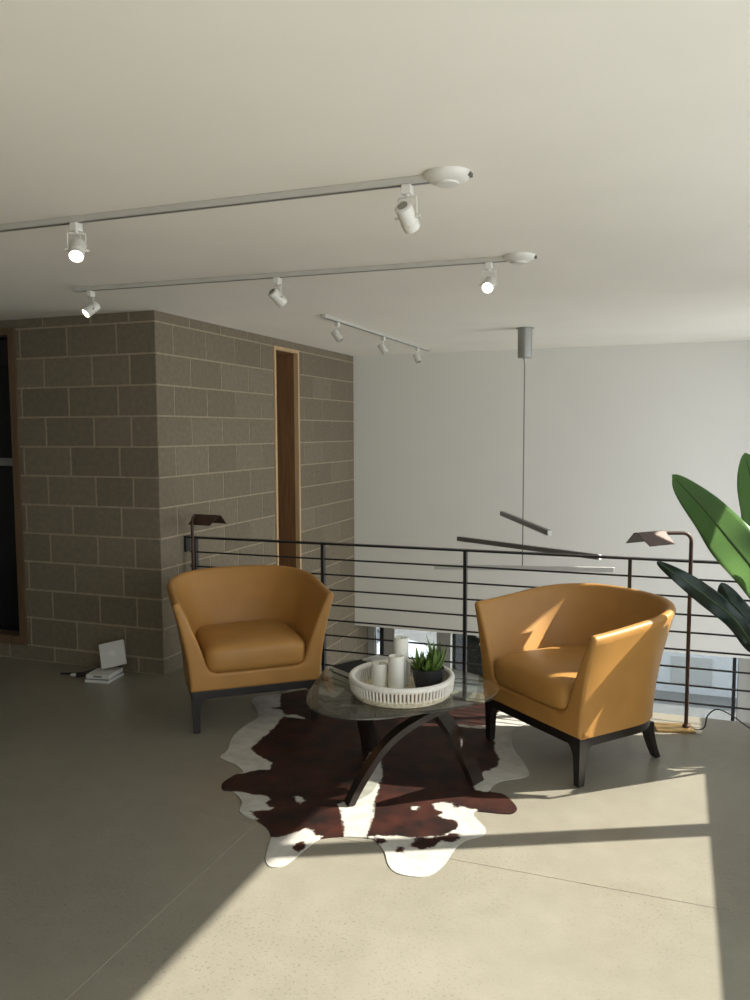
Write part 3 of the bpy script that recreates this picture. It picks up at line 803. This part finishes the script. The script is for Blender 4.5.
def spline(P, n=8):
    P=[Vector(p) for p in P]; Q=[]
    for i in range(len(P)-1):
        p0,p1,p2,p3=P[max(i-1,0)],P[i],P[i+1],P[min(i+2,len(P)-1)]
        for tt in [j/n for j in range(n)]: Q.append(.5*((2*p1)+(p2-p0)*tt+(2*p0-5*p1+4*p2-p3)*tt*tt+(3*p1-p0-3*p2+p3)*tt**3))
    return Q+[P[-1]]
LR = Vector((3.268,.135,0)); rzR = math.radians(200)
Rinv = Matrix.Rotation(-rzR,3,'Z')
cordw = [(3.285,.16,.012),(3.325,.12,.010),(3.36,.12,.03),(3.375,.12,.095),(3.42,.12,.135),(3.49,.11,.115),(3.58,.08,.065),(3.70,.03,.03),(3.85,.0,.008),(4.1,.05,.006),(4.40,.12,.006)]
pharmacy_lamp('bronze pharmacy floor lamp to the right of the sunlit armchair', LR, rzR, 1.078, math.radians(-1), math.radians(34), math.radians(-6), .145, spline([Rinv@(Vector(p)-LR) for p in cordw]))
pharmacy_lamp('bronze pharmacy floor lamp behind the shaded armchair beside the block wall', (.175,.11,0), math.radians(112), 1.060, math.radians(-1), math.radians(-126), math.radians(-80), .11)

# ------------------------------------------------------------------ track lighting
TZ = H-.022
def track(label, a, b, canopy=None):
    t = thing('lighting_track', label, 'track', (a[0],a[1],H), math.atan2(b[1]-a[1],b[0]-a[0]), 'ceiling lighting tracks')
    L = math.hypot(b[0]-a[0],b[1]-a[1])
    bm = bmesh.new(); bx(bm,0,L,-.0175,.0175,-.0215,-.0005,.002)
    obj('rail', bm, M['track'], t)
    bm = bmesh.new(); bx(bm,0.002,L-.002,-.006,.006,-.0222,-.0216); obj('conductor_slot', bm, M['alu_dark'], t)
    bm = bmesh.new(); bx(bm,-.012,.03,-.019,.019,-.0235,-.0005,.003); obj('end_cap', bm, M['track'], t)
    if canopy is not None:
        bm = bmesh.new(); lathe(bm, [(.074,-.0006),(.074,-.004),(.067,-.016),(.051,-.026),(.037,-.029),(.035,-.034),(.025,-.036)], 40, M=Matrix.Translation((canopy+.012,0,0))); obj('power_canopy', bm, M['white_metal'], t, smooth=35)
        bm = bmesh.new(); bx(bm,canopy+.064,canopy+.089,.008,.016,-.016,-.004,.001); bx(bm,canopy+.064,canopy+.089,-.010,-.002,-.016,-.004,.001); obj('canopy_slot', bm, M['alu_dark'], t)
    return t
track('white lighting track nearest the camera with a round power canopy', (-.35,-2.02), (2.50,-2.0), 2.84)
track('second white lighting track from the camera, over the armchairs', (.10,-.835), (2.48,-.755), 2.385)
track('short white lighting track at right angles to the others near the back wall', (.935,.58), (.935,3.04))
def spot(label, x, y, aim, on, scale=.87, yaw=0.0):
    t = thing('track_spotlight', label, 'spotlight', (x,y,TZ-.0005), yaw, 'white cylinder track spotlights')
    s = scale
    bm = bmesh.new(); bx(bm,-.017*s,.017*s,-.022*s,.022*s,-.034*s,0,.003); lathe(bm,[(.009*s,-.042*s),(.009*s,-.034*s)],16); obj('adapter', bm, M['white_metal'], t)
    d = Matrix.Rotation(-yaw,3,'Z') @ Vector(aim).normalized()
    c = Vector((0,0,-.112*s)); side = Vector((0,0,1)).cross(d); side = side.normalized()
    w = .036*s
    bm = bmesh.new()
    top = Vector((0,0,-.043*s))
    for sg in (-1,1):
        tube(bm, spline([top, top+side*sg*w*.9, top+side*sg*w*1.0-Vector((0,0,.006)), c+side*sg*w], 5), .0026*s, 6)
    obj('yoke', bm, M['white_metal'], t, smooth=True)
    for sg in (-1,1):
        bm = bmesh.new(); tube(bm, [c+side*sg*.030*s, c+side*sg*.050*s], .0055*s, 8)
        obj('knob', bm, M['white_metal'], t, smooth=40)
    MM = axisM(c, d)
    bm = bmesh.new(); lathe(bm, [(.020*s,-.052*s),(.028*s,-.050*s),(.0315*s,-.046*s),(.0315*s,.018*s),(.0330*s,.019*s),(.0330*s,.026*s),(.0315*s,.027*s),(.0315*s,.048*s),(.0285*s,.048*s),(.0285*s,.043*s)], 28, M=MM, cap1=False)
    obj('housing', bm, M['white_metal'], t, smooth=35)
    bm = bmesh.new(); lathe(bm, [(.0285*s,.043*s),(.016*s,.0435*s),(.001,.0437*s)], 28, M=MM, cap0=False); obj('lens', bm, M['lens_on'] if on else M['lens_off'], t, smooth=True)
    bm = bmesh.new(); lathe(bm, [(.0195*s,-.0535*s),(.0195*s,-.0525*s)], 20, M=MM); obj('rear_vent', bm, M['lens_off'], t)
    bm = bmesh.new(); tube(bm, spline([(.004,0,-.042*s),(.014,.004,-.06*s),(-.008,.004,-.075*s)]+[tuple(c-d*.05*s)],5), .0022*s, 6); obj('lead_wire', bm, M['white_metal'], t, smooth=True)
    if on:
        ld = bpy.data.lights.new('spot_lamp','SPOT'); ld.energy = 14; ld.color=(1,.9,.74); ld.spot_size=math.radians(60); ld.spot_blend=.6; ld.shadow_soft_size=.025
        lo = bpy.data.objects.new('spot_lamp', ld); link(lo, t)
        lo.matrix_local = axisM(c+d*.056*s, -d)
    return t
spot('lit spotlight at the left on the lighting track nearest the camera', 1.10,-2.011, (.42,-.62,-.72), True)
spot('unlit spotlight beside the canopy of the lighting track nearest the camera', 2.374,-2.002, (.10,.80,-.60), False)
spot('lit spotlight at the far left end of the second track, above the block wall corner', .185,-.832, (-.28,-.62,-.55), True)
spot('unlit spotlight in the middle of the second lighting track', 1.297,-.795, (.35,.75,-.62), False)
spot('lit spotlight facing the camera at the right end of the second lighting track', 2.359,-.760, (.02,-.85,-.50), True)
spot('unlit spotlight nearest the camera on the short back track', .93,.825, (.55,.05,-.75), False, .85)
spot('unlit spotlight in the middle of the short back track', .93,1.77, (.45,.15,-.80), False, .85)
spot('unlit spotlight at the far end of the short back track', .93,2.69, (.40,-.2,-.80), False, .85)

# ------------------------------------------------------------------ pendant
pd = thing('pendant_light', 'pendant of grey linear bars on a thin cable hanging beyond the railing', 'lamp', (2.069,1.818,H))
bm = bmesh.new(); lathe(bm, [(.068,-.0006),(.068,-.006),(.056,-.008),(.054,-.225),(.050,-.228),(.012,-.229),(.008,-.24),(.006,-.262)], 36); obj('canopy', bm, M['alu'], pd, smooth=35)
bm = bmesh.new(); tube(bm, [(0,0,-.262),(0,0,-1.872)], .0042, 8); obj('cable', bm, M['alu_dark'], pd, smooth=True)
for z, a, m in ((.918, math.atan2(-1.247,.59), 'alu_dark'), (.721, math.atan2(-.641,1.177), 'alu_dark'), (.553, math.atan2(.337,1.394), 'alu_reflecting')):
    Mx = Matrix.Translation((0,0,z-H)) @ Matrix.Rotation(a,4,'Z')
    bm = bmesh.new(); bx(bm,-.69,.69,-.016,.016,-.018,.018,.002,M=Mx); bb = obj('bar', bm, M[m], pd)
    bm = bmesh.new(); bx(bm,-.688,.700,-.012,.012,-.0215,-.017,.001,M=Mx); bx(bm,.690,.703,-.015,.015,-.017,.017,.002,M=Mx); obj('diffuser', bm, M['diffuser'], bb)

# ------------------------------------------------------------------ large-leaved plant
def leaf_mat(name, c0, c1, ct, fac):
    m = bpy.data.materials.new(name); m.use_nodes=True
    nt=m.node_tree; b=nt.nodes['Principled BSDF']; L=nt.links.new
    uv=nt.nodes.new('ShaderNodeUVMap'); sp=nt.nodes.new('ShaderNodeSeparateXYZ'); L(uv.outputs[0],sp.inputs[0])
    wv=nt.nodes.new('ShaderNodeTexWave'); wv.inputs['Scale'].default_value=14; wv.inputs['Distortion'].default_value=1.2; wv.bands_direction='Y'; L(uv.outputs[0],wv.inputs['Vector'])
    r=nt.nodes.new('ShaderNodeValToRGB'); r.color_ramp.elements[0].color=c0; r.color_ramp.elements[1].color=c1; L(wv.outputs['Fac'],r.inputs['Fac'])
    L(r.outputs['Color'],b.inputs['Base Color']); b.inputs['Roughness'].default_value=.38
    tl=nt.nodes.new('ShaderNodeBsdfTranslucent'); tl.inputs['Color'].default_value=ct
    mx=nt.nodes.new('ShaderNodeMixShader'); mx.inputs[0].default_value=fac
    L(b.outputs[0],mx.inputs[1]); L(tl.outputs[0],mx.inputs[2]); L(mx.outputs[0],nt.nodes['Material Output'].inputs['Surface'])
    return m
M['leaf']=leaf_mat('paddle_leaf',(.022,.060,.020,1),(.034,.084,.028,1),(.66,.90,.50,1),.38)
M['shade_leaf']=leaf_mat('shaded_paddle_leaf',(.007,.022,.017,1),(.012,.032,.024,1),(.10,.26,.10,1),.12); M['stem']=mat('leaf_stem',(.035,.075,.02,1),.5,var=.2)  # low leaves: their shade painted in as a darker leaf colour
PB = Vector((3.93,-.08,0))
plant = thing('potted_plant', 'tall green plant with large paddle leaves at the right edge behind the sunlit armchair', 'plant', PB)
bm=bmesh.new(); lathe(bm,[(.13,0),(.14,.006),(.165,.30),(.17,.34),(.158,.34),(.152,.31)],40,cap1=False); obj('planter',bm,M['pot_big'],plant,smooth=40)
bm=bmesh.new(); lathe(bm,[(.153,.30),(.08,.315),(.001,.318)],32,cap1=False); obj('soil',bm,M['soil'],plant,smooth=True)
def on_y(x,y,Yv):
    d = fwd + rt2*((x-375)/809.49) - up2*((y-500)/809.49); return CAM + d*((Yv-CAM.y)/d.y)
def leaf(mid, side, width, fold=.35, wav=.02, seed=0, m='leaf'):
    """mid: points from base to tip along the midrib; side: direction of the leaf's half-width"""
    rr=random.Random(seed); Q=spline([p-PB for p in mid],10); bm=bmesh.new(); uvl=bm.loops.layers.uv.new('UVMap'); rows=[]
    n=len(Q)-1; side=Vector(side).normalized()
    for i,p in enumerate(Q):
        f=i/n; tg=(Q[min(i+1,n)]-Q[max(i-1,0)]).normalized(); s=(side-tg*side.dot(tg)).normalized(); nr=tg.cross(s)
        w=width*(max(0,math.sin(PI*min(1,(.06+.94*f))**.85))**.62 if f<1 else .02); w=max(w,.004)
        row=[]
        for j in range(-5,6):
            u=j/5; wob=wav*math.sin(f*17+seed+(2 if j<0 else 0))*abs(u)**1.5
            row.append((bm.verts.new(p+s*u*w+nr*(abs(u)**1.3*w*fold+wob)), (u*.5+.5,f)))
        rows.append(row)
    for a,b in zip(rows,rows[1:]):
        for j in range(10):
            q=(a[j],a[j+1],b[j+1],b[j]); f_=bm.faces.new([v for v,_ in q])
            for lp,(v,uvv) in zip(f_.loops,q): lp[uvl].uv=uvv
    o=obj('leaf',bm,M[m],plant,smooth='all')
    sol=o.modifiers.new('thickness','SOLIDIFY'); sol.thickness=.0012; sol.offset=0
    bm=bmesh.new(); tube(bm,[q for q in Q[:-2]],[.006*(1-i/n)+.0012 for i in range(n-1)],8); obj('midrib',bm,M['stem'],o,smooth=True)
    return o
def stemtube(pts, r0=.012, r1=.007):
    Q=spline([Vector(p)-PB if not isinstance(p,tuple) or len(p)==3 else p for p in [Vector(q) for q in pts]],8)
    bm=bmesh.new(); n=len(Q)-1; tube(bm,Q,[r0+(r1-r0)*i/n for i in range(n+1)],10); obj('stem',bm,M['stem'],plant,smooth=True)
crown = PB+Vector((0,0,.30))
# 1 big leaf leaning left over the railing
b1=on_y(784,616,-.50); m1=[b1,on_y(755,572,-.46),on_y(727,537,-.38),on_y(699,504,-.28),on_y(672,476,-.18)]
leaf(m1,(.75,-.1,.62),.105,.20,.018,1); stemtube([crown,PB+Vector((.02,-.1,.6)),b1])
# 2 upright leaf at the frame edge
b2=on_y(775,585,.02); m2=[b2,on_y(768,545,.04),on_y(756,500,.06),on_y(745,453,.05)]
leaf(m2,(.9,-.4,.1),.115,.25,.012,2); stemtube([crown+Vector((.02,.02,0)),PB+Vector((.03,.05,.6)),b2])
# 3 dark low leaf reaching towards the armchair
b3=on_y(750,642,-.25); m3=[b3,on_y(733,618,-.26),on_y(706,596,-.27),on_y(680,577,-.28),on_y(657,562,-.29)]
leaf(m3,(.50,.12,.85),.050,.15,.016,3,'shade_leaf'); stemtube([crown+Vector((-.02,-.03,0)),PB+Vector((-.12,-.12,.36)),b3])
# 4 second dark low leaf behind it
b4=on_y(760,652,.02); m4=[b4,on_y(748,629,.02),on_y(733,605,.03),on_y(721,583,.04)]
leaf(m4,(.80,.15,.45),.072,.25,.010,4,'shade_leaf'); stemtube([crown+Vector((-.03,.0,0)),PB+Vector((-.14,.05,.38)),b4])
# leaves beyond the frame that stand between the window and the armchair
def vpts(*P): return [Vector(p) for p in P]
m5=vpts((3.88,-.10,.58),(3.82,-.17,.82),(3.78,-.22,1.02),(3.75,-.27,1.20))
leaf(m5,(-.45,.83,.2),.125,.10,.010,5); stemtube([crown,PB+Vector((-.02,-.03,.45)),m5[0]])
m6=[PB+Vector((.06,.06,.85)),PB+Vector((.14,.2,1.1)),PB+Vector((.22,.38,1.22)),PB+Vector((.28,.52,1.20))]
leaf(m6,(.8,-.6,0),.12,.25,.012,6); stemtube([crown,PB+Vector((.03,.03,.6)),m6[0]])
m7=vpts((4.02,-.08,.66),(3.90,-.20,.71),(3.76,-.34,.72),(3.62,-.47,.69))
leaf(m7,(-.42,.43,.26),.048,.15,.008,7); stemtube([crown,PB+Vector((.06,.0,.48)),m7[0]])

# ------------------------------------------------------------------ network gear by the wall
def boxthing(name,label,cat,x,y,z,rz,w,d,h,m,group=None):
    t=thing(name,label,cat,(x,y,z),rz,group)
    return t
bA=thing('equipment_box','lower of two flat white boxes on the floor by the block wall','box',(-.335,-.185,0),math.radians(8),'flat white boxes by the block wall')
bm=bmesh.new(); bx(bm,-.085,.085,-.10,.10,.0,.020,.003); obj('body',bm,M['plastic'],bA)
bm=bmesh.new(); bx(bm,-.083,.083,-.098,.098,.020,.023); obj('seam_band',bm,M['alu_dark'],bA)
bB=thing('equipment_box','upper flat white box carrying the leaning square panel','box',(-.338,-.180,.0232),math.radians(11),'flat white boxes by the block wall')
bm=bmesh.new(); bx(bm,-.083,.083,-.095,.095,.0,.028,.004); obj('body',bm,M['plastic'],bB)
bm=bmesh.new(); bx(bm,-.03,.03,-.0965,-.095,.012,.022,.0005); obj('port_strip',bm,M['alu_dark'],bB)
ap=thing('wireless_access_point','white square panel leaning on the flat boxes against the block wall','panel',(-.283,-.150,.077))
Mx=Matrix.Rotation(math.radians(24),4,'Z') @ Matrix.Rotation(math.radians(-12),4,'Y') @ Matrix.Rotation(math.radians(-22),4,'X')
bm=bmesh.new(); bx(bm,-.083,.083,-.013,.013,.0,.166,.008,M=Mx,seg=3); obj('panel',bm,M['plastic'],ap,smooth=30)
bm=bmesh.new(); bx(bm,-.022,.016,-.0142,-.0128,.076,.106,.0006,M=Mx); bx(bm,.004,.022,-.0142,-.0128,.062,.083,.0006,M=Mx); obj('raised_mark',bm,M['plastic_logo'],ap)
cb=thing('cable_bundle','black cables lying on the floor left of the flat white boxes','cable',(-.5,-.2,0))
rr=random.Random(4)
for q in range(4):
    pts=[(-.06-.03*q,.02-.02*q,.006+.004*q),(-.02,-.03+.012*q,.008+.005*q),(.04,.00+.015*q,.020+.006*q),(.085,.035+.012*q,.034+.006*q),(.16,.10,.055)]
    pts=pts[:4]
    bm=bmesh.new(); tube(bm,spline(pts,6),.006,8); obj('cable',bm,M['cord'],cb,smooth=True)
bm=bmesh.new(); bx(bm,-.075,-.045,-.035,.0,.006,.022,.003); obj('plug',bm,M['plastic'],cb)

# ------------------------------------------------------------------ outdoors, seen through the storefront
bm=bmesh.new(); bx(bm,-40,40,3.88,60,ZL-.1,ZL-.01); struct('ground',bm,M['asphalt'])
wl=thing('boundary_wall','low white rendered wall across the pavement beyond the shop window','wall',(3.9,10.6,ZL-.01))
bm=bmesh.new(); bx(bm,-2.8,4,0,.25,0,1.15,.01); obj('wall_body',bm,M['render_grey'],wl)
bm=bmesh.new(); bx(bm,-2.7,.62,-.03,0,.0,.98,.005); obj('white_panel',bm,M['render'],wl)
bm=bmesh.new(); bx(bm,-.72,-.04,-.05,-.03,.18,.66,.005); obj('bright_board',bm,M['white_trim'],wl)
bm=bmesh.new(); bx(bm,-2.85,4.05,-.05,.30,1.15,1.22,.01); obj('coping',bm,M['render_grey'],wl)
hd=thing('clipped_hedge','dark clipped hedge with pale blossom beyond the shop window','hedge',(-.35,10.2,ZL-.01))
bm=bmesh.new(); rr=random.Random(9)
bx(bm,-.45,1.25,.05,.75,0,2.05,.03)
for q in range(900):
    s=rr.choice((0,0,0,1,2)); x=rr.uniform(-.5,1.3); z=rr.uniform(.05,2.08); y=rr.uniform(0,.06)
    if s==1: x=rr.choice((-.5,1.3)); y=rr.uniform(0,.75)
    if s==2: z=2.07; y=rr.uniform(0,.75)
    r=bmesh.ops.create_icosphere(bm,subdivisions=1,radius=rr.uniform(.03,.06),matrix=Matrix.Translation((x,y,z)))
obj('leaf_mass',bm,M['hedge'],hd)
bm=bmesh.new()
for q in range(26): bmesh.ops.create_icosphere(bm,subdivisions=1,radius=rr.uniform(.02,.05),matrix=Matrix.Translation((rr.uniform(.1,.75),-.02,rr.uniform(.55,.85))))
obj('blossom',bm,M['blossom'],hd)
car=thing('parked_car','white car parked outside beyond the shop window','car',(-2.95,8.25,ZL-.01),math.radians(4))
bm=bmesh.new()
side=[(-2.1,.28),(-2.15,.62),(-2.05,.86),(-1.15,.97),(1.2,1.0),(1.95,.86),(2.2,.72),(2.22,.42),(2.1,.28)]
Mc=Matrix.Rotation(PI/2,4,'X'); prism(bm,side,-.85,.85,M=Mc)
bmesh.ops.bevel(bm,geom=list(bm.edges),offset=.04,segments=2,affect='EDGES'); obj('body',bm,M['carpaint'],car,smooth=40)
bm=bmesh.new(); prism(bm,[(-1.5,.96),(-.95,1.40),(.55,1.42),(1.35,.99)],-.72,.72,M=Mc); obj('windows',bm,M['car_glass'],car)
bm=bmesh.new(); prism(bm,[(-1.0,1.39),(-.9,1.46),(.5,1.48),(.62,1.40)],-.70,.70,M=Mc)
for x0,x1,a,b in ((-1.56,-.95,.96,1.42),(.55,1.42,1.42,.98),(-.25,-.20,1.42,.97)):
    for s in (-.74,.72): prism(bm,[(x0,a),(x0+.07,a),(x1+.07,b),(x1,b)],s,s+.03,M=Mc)
obj('roof',bm,M['carpaint'],car)
for x in (-1.35,1.4):
    for y in (-.78,.78):
        bm=bmesh.new(); lathe(bm,[(.2,-.1),(.3,-.1),(.32,-.06),(.32,.06),(.3,.1),(.2,.1)],28,M=Matrix.Translation((x,y,.32))@Matrix.Rotation(PI/2,4,'X')); wh=obj('wheel',bm,M['tyre'],car,smooth=35)
        bm=bmesh.new(); lathe(bm,[(.19,-.104),(.19,.104)],20,M=Matrix.Translation((x,y,.32))@Matrix.Rotation(PI/2,4,'X')); obj('hubcap',bm,M['alu'],wh,smooth=35)

# ------------------------------------------------------------------ light
EXPO, SUN, SKY = 0.0, 15.3, 3.3
sd=bpy.data.lights.new('sun','SUN'); sd.energy=SUN; sd.angle=math.radians(.53); sd.color=(1,.94,.84)
so=bpy.data.objects.new('sun',sd); link(so)
so.matrix_world = axisM((8,5,8), (SX,SY,1))
w=bpy.data.worlds.new('world'); sc.world=w; w.use_nodes=True
bg=w.node_tree.nodes['Background']; bg.inputs['Color'].default_value=(.92,.96,1,1); bg.inputs['Strength'].default_value=SKY
for i,(a,b) in enumerate(panes):
    zs=SILL if i else SILL2; ld=bpy.data.lights.new('sky_portal','AREA'); ld.shape='RECTANGLE'; ld.size=HEAD-zs; ld.size_y=b-a; ld.cycles.is_portal=True
    lo=bpy.data.objects.new('sky_portal',ld); link(lo); lo.matrix_world=Matrix.Translation((XR2+.03,(a+b)/2,(zs+HEAD)/2))@Matrix.Rotation(PI/2,4,'Y')
ld=bpy.data.lights.new('sky_portal','AREA'); ld.shape='RECTANGLE'; ld.size=SILL+2.6; ld.size_y=2.05; ld.cycles.is_portal=True
lo=bpy.data.objects.new('sky_portal',ld); link(lo); lo.matrix_world=Matrix.Translation((XR2+.03,2.025,(SILL-2.6)/2))@Matrix.Rotation(PI/2,4,'Y')
ld=bpy.data.lights.new('sky_portal','AREA'); ld.shape='RECTANGLE'; ld.size=3.7; ld.size_y=2.5; ld.cycles.is_portal=True
lo=bpy.data.objects.new('sky_portal',ld); link(lo); lo.matrix_world=Matrix.Translation((1.93,3.93,-1.72))@Matrix.Rotation(-PI/2,4,'X')

vs=sc.view_settings; vs.view_transform='Standard'; vs.look='None'; vs.exposure=EXPO; vs.gamma=1; vs.use_curve_mapping=False
cy=sc.cycles; cy.use_denoising=True; cy.max_bounces=14; cy.diffuse_bounces=8; cy.glossy_bounces=6; cy.transparent_max_bounces=16; cy.transmission_bounces=6
cy.caustics_reflective=False; cy.caustics_refractive=False; cy.sample_clamp_indirect=8
